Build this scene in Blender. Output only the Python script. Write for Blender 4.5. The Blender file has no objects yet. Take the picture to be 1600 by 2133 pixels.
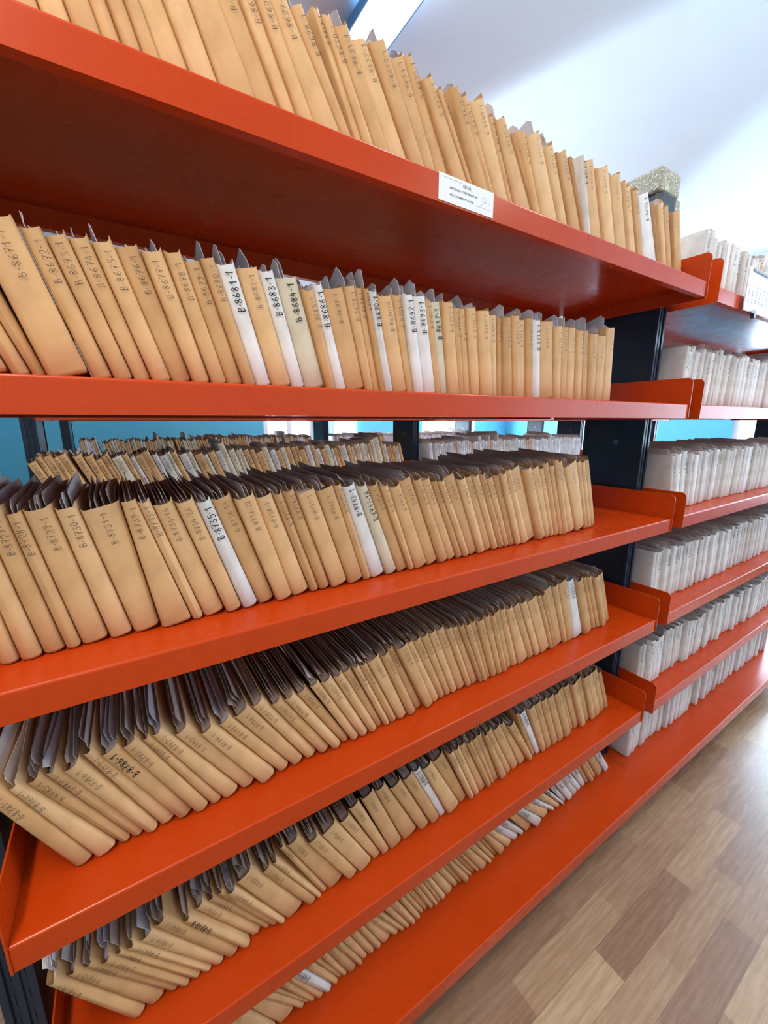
import bpy, math, random
from mathutils import Matrix, Vector
random.seed(7)
sc = bpy.context.scene
COL = sc.collection
PI = math.pi

# ------------------------------------------------------------------ camera
YAW, PIT, ROL, FPX = 0.56607, -0.21556, 0.00174, 858.95
fw = Vector((math.sin(YAW)*math.cos(PIT), math.cos(YAW)*math.cos(PIT), math.sin(PIT)))
rt0 = Vector((math.cos(YAW), -math.sin(YAW), 0)); dn0 = fw.cross(rt0)
rt = math.cos(ROL)*rt0 + math.sin(ROL)*dn0; dn = -math.sin(ROL)*rt0 + math.cos(ROL)*dn0
cd = bpy.data.cameras.new('camera'); cam = bpy.data.objects.new('camera', cd); COL.objects.link(cam)
cd.sensor_fit = 'HORIZONTAL'; cd.sensor_width = 36.0; cd.lens = FPX/1600*36; cd.clip_start = .02
M = Matrix.Identity(4)
for i in range(3):
    M[i][0] = rt[i]; M[i][1] = -dn[i]; M[i][2] = -fw[i]
M[0][3], M[1][3], M[2][3] = 0.0, -0.7069, 1.7452
cam.matrix_world = M; sc.camera = cam

# ------------------------------------------------------------------ look, sky, lights
vs = sc.view_settings
sc.display_settings.display_device = 'sRGB'
vs.view_transform = 'Standard'; vs.look = 'None'; vs.gamma = 1.0; vs.exposure = -0.04
try: vs.use_curve_mapping = False
except Exception: pass
sc.cycles.use_denoising = True
sc.cycles.max_bounces = 8; sc.cycles.diffuse_bounces = 4; sc.cycles.glossy_bounces = 4
sc.cycles.transparent_max_bounces = 8
w = bpy.data.worlds.new('sky'); sc.world = w; w.use_nodes = True
bg = w.node_tree.nodes['Background']; bg.inputs[0].default_value = (.62, .82, 1.0, 1); bg.inputs[1].default_value = 3.0

ROOM = dict(x0=-2.6, x1=6.7, y0=-2.7, y1=5.2, zc=3.72)
WIN_END = [(-2.3, -.75, .85, 3.3), (-.45, 1.46, .85, 3.3), (2.5, 4.0, .9, 2.6)]      # y0,y1,z0,z1 in the end wall
WIN_BACK = [(1.75, 2.5, .95, 2.7), (2.85, 3.25, .95, 2.7), (4.55, 5.85, .95, 2.7)]  # x0,x1,z0,z1 in the back wall

WIN_AISLE = [(4.2, 5.9, .9, 2.9)]          # x0,x1,z0,z1 in the aisle wall

def area(name, loc, rot, sx, sy, power, col, spread=PI):
    l = bpy.data.lights.new(name, 'AREA'); l.shape = 'RECTANGLE'; l.size = sx; l.size_y = sy
    l.energy = power; l.color = col; l.spread = spread
    o = bpy.data.objects.new(name, l); COL.objects.link(o); o.location = loc; o.rotation_euler = rot
    return o
E_END, E_BACK, E_AISLE, E_SIDE = 125, 330, 46, 20
for i, (a, b, c, d) in enumerate(WIN_END):
    area('daylight_end_window', (ROOM['x1']+.22, (a+b)/2, (c+d)/2), (0, PI/2, 0), d-c, b-a, E_END*(.7, 2.0, 1.5)[i], (.60, .80, 1.0))
for (a, b, c, d) in WIN_BACK:
    area('daylight_back_window', ((a+b)/2, ROOM['y1']+.22, (c+d)/2), (-PI/2, 0, 0), b-a, d-c, E_BACK*(b-a), (.72, .88, 1.0))
for (a, b, c, d) in WIN_AISLE:
    area('daylight_aisle_window', ((a+b)/2, ROOM['y0']-.22, (c+d)/2), (PI/2, 0, 0), b-a, d-c, E_SIDE, (.62, .80, 1.0))

# ------------------------------------------------------------------ node materials
def new_mat(name):
    m = bpy.data.materials.new(name); m.use_nodes = True
    nt = m.node_tree; b = nt.nodes['Principled BSDF']
    return m, nt, b
def N(nt, t, **kw):
    n = nt.nodes.new(t)
    for k, v in kw.items(): setattr(n, k, v)
    return n
def ramp(nt, fac, stops):
    r = N(nt, 'ShaderNodeValToRGB'); e = r.color_ramp.elements
    while len(e) < len(stops): e.new(.5)
    for i, (p, c) in enumerate(stops):
        e[i].position = p; e[i].color = (*c, 1)
    nt.links.new(fac, r.inputs[0]); return r.outputs[0]
def noise(nt, scale, detail=4, vec=None, rough=.55):
    n = N(nt, 'ShaderNodeTexNoise'); n.inputs['Scale'].default_value = scale; n.inputs['Detail'].default_value = detail
    n.inputs['Roughness'].default_value = rough
    if vec is not None: nt.links.new(vec, n.inputs['Vector'])
    return n.outputs['Fac']
def coords(nt, which='Object', scale=None):
    c = N(nt, 'ShaderNodeTexCoord').outputs[which]
    if scale:
        m = N(nt, 'ShaderNodeMapping'); m.inputs['Scale'].default_value = scale; nt.links.new(c, m.inputs[0]); c = m.outputs[0]
    return c
def bump(nt, b, h, strength, dist=.001):
    n = N(nt, 'ShaderNodeBump'); n.inputs['Strength'].default_value = strength; n.inputs['Distance'].default_value = dist
    nt.links.new(h, n.inputs['Height']); nt.links.new(n.outputs[0], b.inputs['Normal'])
def mixc(nt, fac, a, bcol, blend='MIX'):
    m = N(nt, 'ShaderNodeMix', data_type='RGBA', blend_type=blend)
    if isinstance(fac, (int, float)): m.inputs[0].default_value = fac
    else: nt.links.new(fac, m.inputs[0])
    for s, v in ((6, a), (7, bcol)):
        if isinstance(v, tuple): m.inputs[s].default_value = (*v, 1)
        else: nt.links.new(v, m.inputs[s])
    return m.outputs[2]

def paper_mat(name, lo, mid, hi, rough=.62):
    m, nt, b = new_mat(name)
    oi = N(nt, 'ShaderNodeObjectInfo').outputs['Random']
    base = ramp(nt, oi, [(0, lo), (.5, mid), (1, hi)])
    c = coords(nt)
    n1 = noise(nt, 14, 5, c)
    shade = ramp(nt, n1, [(.28, (.78, .74, .68)), (.5, (.97, .95, .93)), (.72, (1.08, 1.08, 1.09))])
    col = mixc(nt, 1.0, base, shade, 'MULTIPLY')
    nt.links.new(col, b.inputs['Base Color'])
    b.inputs['Roughness'].default_value = rough
    b.inputs['Specular IOR Level'].default_value = .35
    n2 = noise(nt, 60, 4, c); bump(nt, b, n2, .25, .0008)
    return m
KRAFT = paper_mat('kraft_paper', (.57, .335, .15), (.655, .40, .19), (.73, .47, .24))
WHITE = paper_mat('white_paper', (.66, .66, .68), (.74, .73, .73), (.80, .80, .82))
CREAM = paper_mat('cream_paper', (.64, .58, .44), (.67, .61, .47), (.70, .64, .50))
PALE = paper_mat('pale_file_paper', (.60, .56, .53), (.68, .65, .63), (.76, .75, .76))
SHEET = paper_mat('shaded_sheet_paper', (.47, .37, .33), (.56, .45, .41), (.64, .55, .52))  # paper with the brown-grey shade between files put into its colour
SHEET_LIT = paper_mat('lit_sheet_paper', (.56, .52, .56), (.62, .58, .63), (.68, .66, .73))  # same paper, with the lavender light on leaf corners put into its colour

def ink(name, c):
    m, nt, b = new_mat(name); b.inputs['Base Color'].default_value = (*c, 1); b.inputs['Roughness'].default_value = .5
    return m
PEN = ink('pen_ink', (.085, .05, .035)); MARKER = ink('marker_ink', (.012, .011, .016))
LABEL_PAPER = ink('label_paper', (.80, .82, .86))

def paint(name, c, c2, rough=.26):
    m, nt, b = new_mat(name)
    co = coords(nt)
    n = noise(nt, 3.5, 6, co)
    col = mixc(nt, ramp(nt, n, [(.35, (0, 0, 0)), (.7, (1, 1, 1))]), c, c2)
    # scuffs: small dark scratched spots
    sc_ = noise(nt, 22, 3, coords(nt, 'Object', (2.2, 4, 7)))
    spot = ramp(nt, sc_, [(.835, (0, 0, 0)), (.86, (1, 1, 1))])
    if 'orange' in name: col = mixc(nt, spot, col, (.10, .035, .03))
    nt.links.new(col, b.inputs['Base Color'])
    r = ramp(nt, noise(nt, 9, 5, co), [(.3, (rough-.01,)*3), (.75, (rough+.05,)*3)])
    nt.links.new(r, b.inputs['Roughness'])
    b.inputs['Specular IOR Level'].default_value = .32
    bump(nt, b, noise(nt, 90, 2, co), .02, .0004)
    return m
ORANGE = paint('orange_enamel', (.50, .047, .003), (.475, .044, .003))
NAVY = paint('navy_enamel', (.010, .022, .045), (.014, .030, .058), .28)

def wall_mat(name, c, c2, scale=2.0):
    m, nt, b = new_mat(name)
    co = coords(nt)
    col = mixc(nt, ramp(nt, noise(nt, scale, 5, co), [(.3, (0, 0, 0)), (.7, (1, 1, 1))]), c, c2)
    nt.links.new(col, b.inputs['Base Color']); b.inputs['Roughness'].default_value = .85
    bump(nt, b, noise(nt, 40, 5, co), .12, .002)
    return m
PLASTER = wall_mat('white_plaster', (.60, .645, .68), (.64, .685, .72))
m, nt, b = new_mat('two_tone_wall')          # blue paint below, white plaster above
sep = N(nt, 'ShaderNodeSeparateXYZ'); nt.links.new(coords(nt), sep.inputs[0])
st = N(nt, 'ShaderNodeMath', operation='GREATER_THAN'); nt.links.new(sep.outputs['Z'], st.inputs[0]); st.inputs[1].default_value = 2.45
blue = mixc(nt, noise(nt, 3, 4, coords(nt)), (.10, .44, .62), (.12, .49, .67))
nt.links.new(mixc(nt, st.outputs[0], blue, (.68, .72, .75)), b.inputs['Base Color']); b.inputs['Roughness'].default_value = .7
BLUEWALL = m

# laminate floor: three-strip boards running along the racks
m, nt, b = new_mat('laminate_floor')
co = coords(nt)
br = N(nt, 'ShaderNodeTexBrick'); mp_ = N(nt, 'ShaderNodeMapping'); mp_.inputs['Location'].default_value = (.10, .107, 0); nt.links.new(co, mp_.inputs[0]); nt.links.new(mp_.outputs[0], br.inputs['Vector'])
br.offset = .37; br.offset_frequency = 2
br.inputs['Scale'].default_value = 1.0; br.inputs['Brick Width'].default_value = .48; br.inputs['Row Height'].default_value = .0985
br.inputs['Mortar Size'].default_value = .0005; br.inputs['Mortar Smooth'].default_value = .2; br.inputs['Bias'].default_value = 0
br.inputs['Color1'].default_value = (.0, .0, .0, 1); br.inputs['Color2'].default_value = (1, 1, 1, 1); br.inputs['Mortar'].default_value = (.5, .5, .5, 1)
base = ramp(nt, br.outputs['Color'], [(0, (.29, .165, .10)), (.35, (.345, .205, .125)), (.7, (.40, .25, .15)), (1, (.52, .36, .215))])
grain = noise(nt, 1.0, 8, coords(nt, 'Object', (7, 95, 1)), .6)
g = ramp(nt, grain, [(.3, (.80, .77, .75)), (.55, (1, 1, 1)), (.75, (1.08, 1.07, 1.05))])
wv = N(nt, 'ShaderNodeTexWave'); wv.bands_direction = 'Y'; wv.inputs['Scale'].default_value = 5; wv.inputs['Distortion'].default_value = 9
wv.inputs['Detail'].default_value = 3; wv.inputs['Detail Scale'].default_value = .7; nt.links.new(coords(nt, 'Object', (.45, 2.6, 1)), wv.inputs['Vector'])
g2 = ramp(nt, wv.outputs['Fac'], [(0, (.90, .88, .87)), (.5, (1, 1, 1))])
col = mixc(nt, 1.0, mixc(nt, 1.0, base, g, 'MULTIPLY'), g2, 'MULTIPLY')
col = mixc(nt, br.outputs['Fac'], col, (.10, .055, .035))
nt.links.new(col, b.inputs['Base Color'])
nt.links.new(ramp(nt, grain, [(.2, (.22,)*3), (.8, (.32,)*3)]), b.inputs['Roughness']); b.inputs['Specular IOR Level'].default_value = .8
bump(nt, b, br.outputs['Fac'], -.3, .0006)
FLOOR = m

def simple(name, c, rough=.5, metal=0.0, emit=None, es=0):
    m, nt, b = new_mat(name)
    co = coords(nt); col = mixc(nt, noise(nt, 20, 3, co), tuple(x*.93 for x in c), c)
    nt.links.new(col, b.inputs['Base Color']); b.inputs['Roughness'].default_value = rough; b.inputs['Metallic'].default_value = metal
    if emit: b.inputs['Emission Color'].default_value = (*emit, 1); b.inputs['Emission Strength'].default_value = es
    return m
WFRAME = simple('white_window_paint', (.8, .82, .84), .4)
BLACKP = simple('black_plastic', (.022, .026, .036), .35)
FIXT = simple('lamp_housing_enamel', (.10, .30, .55), .4)
TUBE = simple('lit_tube', (1, 1, 1), .4, 0, (.93, .97, 1.0), 9)
STEEL = simple('bolt_steel', (.12, .13, .15), .35, .8)
BASEB = simple('baseboard_paint', (.35, .25, .17), .5)
m, nt, b = new_mat('speckled_board')
vor = N(nt, 'ShaderNodeTexVoronoi'); vor.inputs['Scale'].default_value = 130; nt.links.new(coords(nt), vor.inputs['Vector'])
nt.links.new(ramp(nt, vor.outputs['Distance'], [(.1, (.50, .46, .36)), (.5, (.26, .24, .18)), (.8, (.62, .60, .52))]), b.inputs['Base Color'])
b.inputs['Roughness'].default_value = .9; bump(nt, b, vor.outputs['Distance'], .8, .004)
SPECK = m
m = bpy.data.materials.new('window_glass'); m.use_nodes = True; nt = m.node_tree; nt.nodes.clear()
o_ = N(nt, 'ShaderNodeOutputMaterial'); tr = N(nt, 'ShaderNodeBsdfTransparent'); gl = N(nt, 'ShaderNodeBsdfGlossy'); gl.inputs['Roughness'].default_value = .03
mx = N(nt, 'ShaderNodeMixShader'); mx.inputs[0].default_value = .06
nt.links.new(tr.outputs[0], mx.inputs[1]); nt.links.new(gl.outputs[0], mx.inputs[2]); nt.links.new(mx.outputs[0], o_.inputs[0])
GLASS = m
m = bpy.data.materials.new('net_curtain_cloth'); m.use_nodes = True; nt = m.node_tree; nt.nodes.clear()
o_ = N(nt, 'ShaderNodeOutputMaterial'); tl = N(nt, 'ShaderNodeBsdfTranslucent'); tl.inputs[0].default_value = (.9, .9, .92, 1)
df = N(nt, 'ShaderNodeBsdfDiffuse'); df.inputs[0].default_value = (.85, .86, .88, 1); mx = N(nt, 'ShaderNodeMixShader'); mx.inputs[0].default_value = .4
nt.links.new(tl.outputs[0], mx.inputs[1]); nt.links.new(df.outputs[0], mx.inputs[2]); nt.links.new(mx.outputs[0], o_.inputs[0])
CURT = m

# ------------------------------------------------------------------ mesh helpers
class MB:
    def __init__(s): s.v = []; s.f = []; s.m = []; s.sm = []
    def add(s, vs, fs, mi=0, smooth=False):
        k = len(s.v); s.v += [tuple(v) for v in vs]
        for f in fs: s.f.append(tuple(k+i for i in f)); s.m.append(mi); s.sm.append(smooth)
    def box(s, x0, x1, y0, y1, z0, z1, mi=0):
        s.add([(x0,y0,z0),(x1,y0,z0),(x1,y1,z0),(x0,y1,z0),(x0,y0,z1),(x1,y0,z1),(x1,y1,z1),(x0,y1,z1)],
              [(0,3,2,1),(4,5,6,7),(0,1,5,4),(1,2,6,5),(2,3,7,6),(3,0,4,7)], mi)
    def prism(s, poly, axis, a, b, mi=0, smooth=False):
        """closed polygon of 2-D points swept along an axis from a to b"""
        n = len(poly)
        def P(p, t):
            return (t, p[0], p[1]) if axis == 'x' else (p[0], t, p[1]) if axis == 'y' else (p[0], p[1], t)
        vs = [P(p, a) for p in poly]+[P(p, b) for p in poly]
        fs = [(i, (i+1) % n, n+(i+1) % n, n+i) for i in range(n)]
        s.add(vs, fs, mi, smooth); k = len(s.v)-2*n
        s.f.append(tuple(k+i for i in range(n))[::-1]); s.m.append(mi); s.sm.append(False)
        s.f.append(tuple(k+n+i for i in range(n))); s.m.append(mi); s.sm.append(False)
    def mesh(s, name, mats):
        me = bpy.data.meshes.new(name); me.from_pydata(s.v, [], s.f)
        for m in mats: me.materials.append(m)
        me.polygons.foreach_set('material_index', s.m); me.polygons.foreach_set('use_smooth', s.sm)
        me.update(); return me
    def build(s, name, mats, parent=None, fix=True):
        me = s.mesh(name, mats if isinstance(mats, (list, tuple)) else [mats])
        if fix:
            import bmesh
            bm = bmesh.new(); bm.from_mesh(me); bmesh.ops.recalc_face_normals(bm, faces=bm.faces[:]); bm.to_mesh(me); bm.free()
        o = bpy.data.objects.new(name, me); COL.objects.link(o)
        if parent: o.parent = parent
        return o
def tag(o, label=None, cat=None, group=None, kind=None):
    if label: o['label'] = label
    if cat: o['category'] = cat
    if group: o['group'] = group
    if kind: o['kind'] = kind
    return o
def empty(name, loc=(0, 0, 0)):
    o = bpy.data.objects.new(name, None); o.location = loc; o.empty_display_size = .05; COL.objects.link(o); return o
def bevel(o, wdt, seg=2):
    md = o.modifiers.new('bevel', 'BEVEL'); md.width = wdt; md.segments = seg; md.limit_method = 'ANGLE'; return o

# ------------------------------------------------------------------ the room
R = ROOM; T = .2
mb = MB(); mb.box(R['x0']-T, R['x1']+T, R['y0']-T, R['y1']+T, -.15, 0); tag(mb.build('floor', FLOOR), kind='structure')
# groin-vaulted ceiling
mb = MB(); cx, cy, Lx, Ly = 3.0, -.42, 1.65, 2.8
nx, ny = 116, 80; vs = []
for j in range(ny+1):
    for i in range(nx+1):
        x = R['x0']-T+(R['x1']-R['x0']+2*T)*i/nx; y = R['y0']-T+(R['y1']-R['y0']+2*T)*j/ny
        u = ((x-cx)/Lx+1) % 2-1; v = ((y-cy)/Ly+1) % 2-1
        vs.append((x, y, R['zc']-.55*min(u*u, v*v)-.0))
fs = [(j*(nx+1)+i, j*(nx+1)+i+1, (j+1)*(nx+1)+i+1, (j+1)*(nx+1)+i) for j in range(ny) for i in range(nx)]
top = [(x, y, z+.25) for x, y, z in vs]; n0 = len(vs)
mb.add(vs, [f[::-1] for f in fs], 0, True); mb.add(top, fs, 0, True)
ce = mb.build('ceiling', PLASTER, fix=False); tag(ce, kind='structure')

def wall(name, axis, pos, a0, a1, thick, holes, mat):
    """wall with rectangular openings; axis 'x' = plane x=pos running in y, 'y' = plane y=pos running in x"""
    mb = MB(); z1 = 4.0
    def bx(p0, p1, q0, q1):
        if p1-p0 < 1e-4 or q1-q0 < 1e-4: return
        lo, hi = min(pos, pos+thick), max(pos, pos+thick)
        if axis == 'x': mb.box(lo, hi, p0, p1, q0, q1)
        else: mb.box(p0, p1, lo, hi, q0, q1)
    c = a0
    for (h0, h1, q0, q1) in sorted(holes):
        bx(c, h0, 0, z1); bx(h0, h1, 0, q0); bx(h0, h1, q1, z1); c = h1
    bx(c, a1, 0, z1)
    return tag(mb.build(name, mat), kind='structure')
wall('wall_end', 'x', R['x1'], R['y0'], R['y1'], T, WIN_END, BLUEWALL)
wall('wall_back', 'y', R['y1'], R['x0']-T, R['x1']+T, T, WIN_BACK, BLUEWALL)
wall('wall_near_end', 'x', R['x0'], R['y0'], R['y1'], -T, [], BLUEWALL)
wall('wall_aisle', 'y', R['y0'], R['x0']-T, R['x1']+T, -T, WIN_AISLE, PLASTER)
mb = MB(); mb.box(R['x0'], R['x1'], R['y1']-.016, R['y1'], 0, .09); tag(mb.build('baseboard_back', BASEB), kind='structure')
mb = MB(); mb.box(R['x1']-.016, R['x1'], R['y0'], R['y1']-.016, 0, .09); tag(mb.build('baseboard_end', BASEB), kind='structure')
k = 0
for ax, pos, L, sg in (('x', R['x1'], WIN_END, 1), ('y', R['y1'], WIN_BACK, 1), ('y', R['y0'], WIN_AISLE, -1)):
    for (a, b_, c, d) in L:
        k += 1
        def bx(mb, p0, p1, q0, q1, d0, d1):
            lo, hi = sorted((pos+sg*d0, pos+sg*d1))
            if ax == 'x': mb.box(lo, hi, p0, p1, q0, q1)
            else: mb.box(p0, p1, lo, hi, q0, q1)
        mb = MB(); fw_ = .06
        bx(mb, a, a+fw_, c, d, .02, .09); bx(mb, b_-fw_, b_, c, d, .02, .09); bx(mb, a, b_, c, c+fw_, .02, .09); bx(mb, a, b_, d-fw_, d, .02, .09)
        mid = (a+b_)/2
        if b_-a > .6: bx(mb, mid-.035, mid+.035, c, d, .02, .09)
        bx(mb, a, b_, c+(d-c)*.62, c+(d-c)*.62+.05, .02, .09)
        fr = mb.build('window_%d' % k, WFRAME); tag(fr, kind='structure')
        mb = MB(); bx(mb, a+.03, b_-.03, c+.03, d-.03, .05, .054); mb.build('window_pane', GLASS, fr)
        mb = MB(); bx(mb, a-.05, b_+.05, c-.04, c, -.10, .06); mb.build('window_sill', WFRAME, fr)
# net curtain beside a back window
def curtain(x0, x1, z0, z1, y):
    mb = MB(); n = 60; vs = []
    for i in range(n+1):
        t = i/n; x = x0+(x1-x0)*t; yy = y+.022*math.sin(t*PI*14)
        vs += [(x+.06*(1-t), yy, z0), (x, yy, z1)]
    mb.add(vs, [(2*i, 2*i+2, 2*i+3, 2*i+1) for i in range(n)], 0, True)
    return mb.build('net_curtain', CURT, fix=False)
tag(curtain(2.62, 3.18, .8, 2.8, R['y1']-.06), 'sheer white net curtain hanging at the narrow window in the blue wall', 'curtain')

# ------------------------------------------------------------------ ceiling lamp
def lamp(cx_, y0, y1, z, label):
    o = empty('ceiling_lamp', (cx_, (y0+y1)/2, z)); L = (y1-y0)/2
    mb = MB(); mb.prism([(-.10, .0), (-.10, .045), (-.06, .075), (.06, .075), (.10, .045), (.10, 0), (.094, 0), (.094, .04), (-.094, .04), (-.094, 0)], 'y', -L, L)
    mb.build('housing', FIXT, o)
    mb = MB(); mb.box(-.094, .094, -L+.012, L-.012, .004, .036); bevel(mb.build('diffuser', TUBE, o), .006)
    for yy in (-L*.7, L*.7):
        mb = MB(); mb.box(-.008, .008, yy-.008, yy+.008, .07, .6 if False else .27); mb.build('hanger', STEEL, o)
    tag(o, label, 'lamp')
    return o
lamp(1.175, .35, 1.75, 3.44, 'long white ceiling lamp glowing above the files on the top shelf')
area('lamp_light', (1.175, 1.05, 3.42), (0, 0, 0), .18, 1.35, 26, (.80, .92, 1.0))
lamp(-.6, -1.75, -.35, 3.40, 'long ceiling lamp over the aisle in front of the nearest rack, out of view')
lamp(2.3, -1.75, -.35, 3.40, 'unseen ceiling lamp added over the aisle to brighten the shelves')  # unseen lamp, added for more light on the middle of the shelves
area('added_aisle_fill', (2.3, -1.05, 3.39), (0, 0, 0), 0.18, 1.35, 22, (1.0, .88, .72))  # fill light of the added lamp
area('aisle_lamp_light', (-.6, -1.05, 3.39), (0, 0, 0), .18, 1.35, E_AISLE, (1.0, .80, .56))
area('added_aisle_uplight', (-.6, -1.05, 3.49), (PI, 0, 0), .18, 1.35, 34, (.85, .93, 1.0))  # upward fill added above the housing to brighten the ceiling
area('added_uplight', (1.175, 1.05, 3.53), (PI, 0, 0), .14, 1.35, 22, (.80, .92, 1.0))  # added upward fill for the ceiling, above the visible lamp

# ------------------------------------------------------------------ racks
ZS = {1: 2.2104, 2: 1.8054, 3: 1.38, 4: .96, 5: .5365, 6: .1756}
LIP, DEP, X0, X1 = .050, .57, -.232, 1.754
ORD = {1: 'top', 2: 'second', 3: 'third', 4: 'fourth', 5: 'fifth', 6: 'bottom'}
def arc(cy_, cz, r, a0, a1, n=4):
    return [(cy_+r*math.cos(math.radians(a0+(a1-a0)*i/n)), cz+r*math.sin(math.radians(a0+(a1-a0)*i/n))) for i in range(n+1)]
def tray(xa, xb, y0, dep, zt, lip, parent, name='shelf_board'):
    t, r = .0022, .0045; ya, yb = y0, y0+dep
    outer = [(ya+.018, zt-lip), (ya+.018, zt-lip)] and [(ya+.02, zt-lip), (ya, zt-lip)] + arc(ya+r, zt-r, r, 180, 90) + arc(yb-r, zt-r, r, 90, 0) + [(yb, zt-lip), (yb-.02, zt-lip)]
    inner = [(yb-.02, zt-lip+t), (yb-t, zt-lip+t), (yb-t, zt-t), (ya+t, zt-t), (ya+t, zt-lip+t), (ya+.02, zt-lip+t)]
    poly = [(y-y0, z-zt) for y, z in outer+inner]
    n = len(poly); mb = MB()
    vs = [(0, *p) for p in poly]+[(xb-xa, *p) for p in poly]
    fs = [(i, (i+1) % n, n+(i+1) % n, n+i) for i in range(n)]
    mb.add(vs, fs)
    no = len(outer); ni = len(inner)
    # end caps between outer and inner outlines
    def cap(k0, flip):
        o_i = list(range(no)); i_i = list(range(no, n))[::-1]
        # fan the strip: lip, plate, lip
        quads = [(0, 1, i_i[1], i_i[0])]
        for q in range(1, 6): quads.append((q, q+1, i_i[2] if q > 1 else i_i[1], i_i[1]) if q == 1 else (q, q+1, i_i[2]))
        quads.append((6, 7, i_i[3], i_i[2]))
        for q in range(7, no-3): quads.append((q, q+1, i_i[3]))
        quads.append((no-3, no-2, i_i[4], i_i[3])); quads.append((no-2, no-1, i_i[5], i_i[4]))
        for q in quads:
            q = tuple(dict.fromkeys(k0+z_ for z_ in q))
            if len(q) > 2: mb.f.append(q[::-1] if flip else q); mb.m.append(0); mb.sm.append(False)
    cap(0, False); cap(n, True)
    o = mb.build(name, ORANGE, parent); o.location = (xa, y0, zt)
    return o
def plate(x, y0, dep, zt, shelf, th=.003):
    """red end plate of a shelf: rises above the board, rounded at the front"""
    r = .020; z0, z1 = -.054, .092
    a, b2 = -.004, dep-.02
    poly = [(a, z0), (b2, z0), (b2, z1), (a+r, z1)]
    poly = [(a+.006, z0), (b2, z0), (b2, z1)] + arc(a+r, z1-r, r, 90, 180, 6) + [(a, z0+.006)]
    mb = MB(); mb.prism([(p[0], p[1]) for p in poly], 'x', 0, th)
    # small pressed slot
    o = mb.build('end_plate', ORANGE, shelf, fix=True)
    o.location = (x-shelf.location.x, 0, 0)
    mb = MB(); mb.box(-.0008, .0, .075, .10, .030, .036); s_ = mb.build('slot_mark', NAVY, None); bpy.data.objects.remove(s_)
    return o
def upright(x0, x1, y0, y1, h, parent):
    """navy steel post: box web with ribbed, slotted front and rear faces"""
    mb = MB(); mb.box(x0+.004, x1-.004, y0+.006, y1-.006, 0, h)
    w_ = (x1-x0)
    for yy, s_ in ((y0, 1), (y1, -1)):
        lo, hi = min(yy, yy+s_*.012), max(yy, yy+s_*.012)
        mb.box(x0, x0+w_*.22, lo, hi, 0, h); mb.box(x1-w_*.22, x1, lo, hi, 0, h); mb.box(x0+w_*.40, x0+w_*.60, lo+.002, hi-.002, 0, h)
    for i in range(int(h/.06)):
        z = .05+i*.06
        mb.box(x0+w_*.26, x0+w_*.36, y0+.0048, y0+.0062, z, z+.026); mb.box(x0+w_*.64, x0+w_*.74, y0+.0048, y0+.0062, z, z+.026)
    o = mb.build('upright', NAVY, parent); bevel(o, .0015, 1)
    for z in (.45, 1.66):
        mb = MB(); n = 8; yc = (y0+y1)/2-.02
        mb.prism([(yc+.012*math.cos(2*PI*i/n), z+.012*math.sin(2*PI*i/n)) for i in range(n)], 'x', x0+.001, x0+.0042)
        mb.build('bolt', STEEL, o)
    mb = MB(); mb.box(x0-.02, x1+.02, y0-.03, y1+.03, 0, .006); mb.build('foot_plate', NAVY, o)
    return o
def rack(y0, bays, label, base_front=.065, joined4=None):
    root = empty('storage_rack', (0, y0, 0)); shelves = {}
    py0, py1 = .150, .405
    for bi, (a, b_) in enumerate(bays):
        for s in range(1, 7):
            aa, bb = a, b_
            if s == 6:
                aa = a-(.05 if bi else 0); bb = b_+(.045 if bi < len(bays)-1 else 0)
                sh = tray(aa, bb, -base_front, DEP+base_front, ZS[6], LIP, root, 'base_shelf')
            else:
                if bi == 1 and s == 4 and y0 == 0:      # this board is in two lengths
                    tray(2.942, bb, 0, DEP, ZS[s], LIP, root); bb = 2.939
                sh = tray(aa, bb, 0, DEP, ZS[s], LIP, root)
                if not (bi and s == 4 and bi == 1 and False):
                    plate(a-.0035, 0, DEP, ZS[s], sh); plate(b_+.0005, 0, DEP, ZS[s], sh)
            shelves[(bi, s)] = sh
        mb = MB(); mb.box(a+.01, b_-.01, .03, DEP-.03, 0, .124); mb.build('plinth', NAVY, root)
    xs = [bays[0][0]-.078]+[(bays[i][1]+bays[i+1][0])/2-.028 for i in range(len(bays)-1)]+[bays[-1][1]+.018]
    for x in xs: upright(x, x+.056, py0, py1, 2.235, root)
    tag(root, label, 'storage rack')
    return root, shelves
BAYS1 = [(X0, X1), (1.850, 3.83)]
rack1, SH = rack(0, BAYS1, 'orange steel shelving rack with navy posts standing nearest, full of paper files')
BAYS2 = [(X0-.045, X1), (1.850, 3.76), (3.85, 5.2)]
Y2, Y3 = 1.55, 3.08
rack2, _ = rack(Y2, BAYS2, 'middle orange shelving rack seen through the gap above the third shelf')
rack3, _ = rack(Y3, BAYS2, 'far shelving rack standing before the blue wall')

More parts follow.
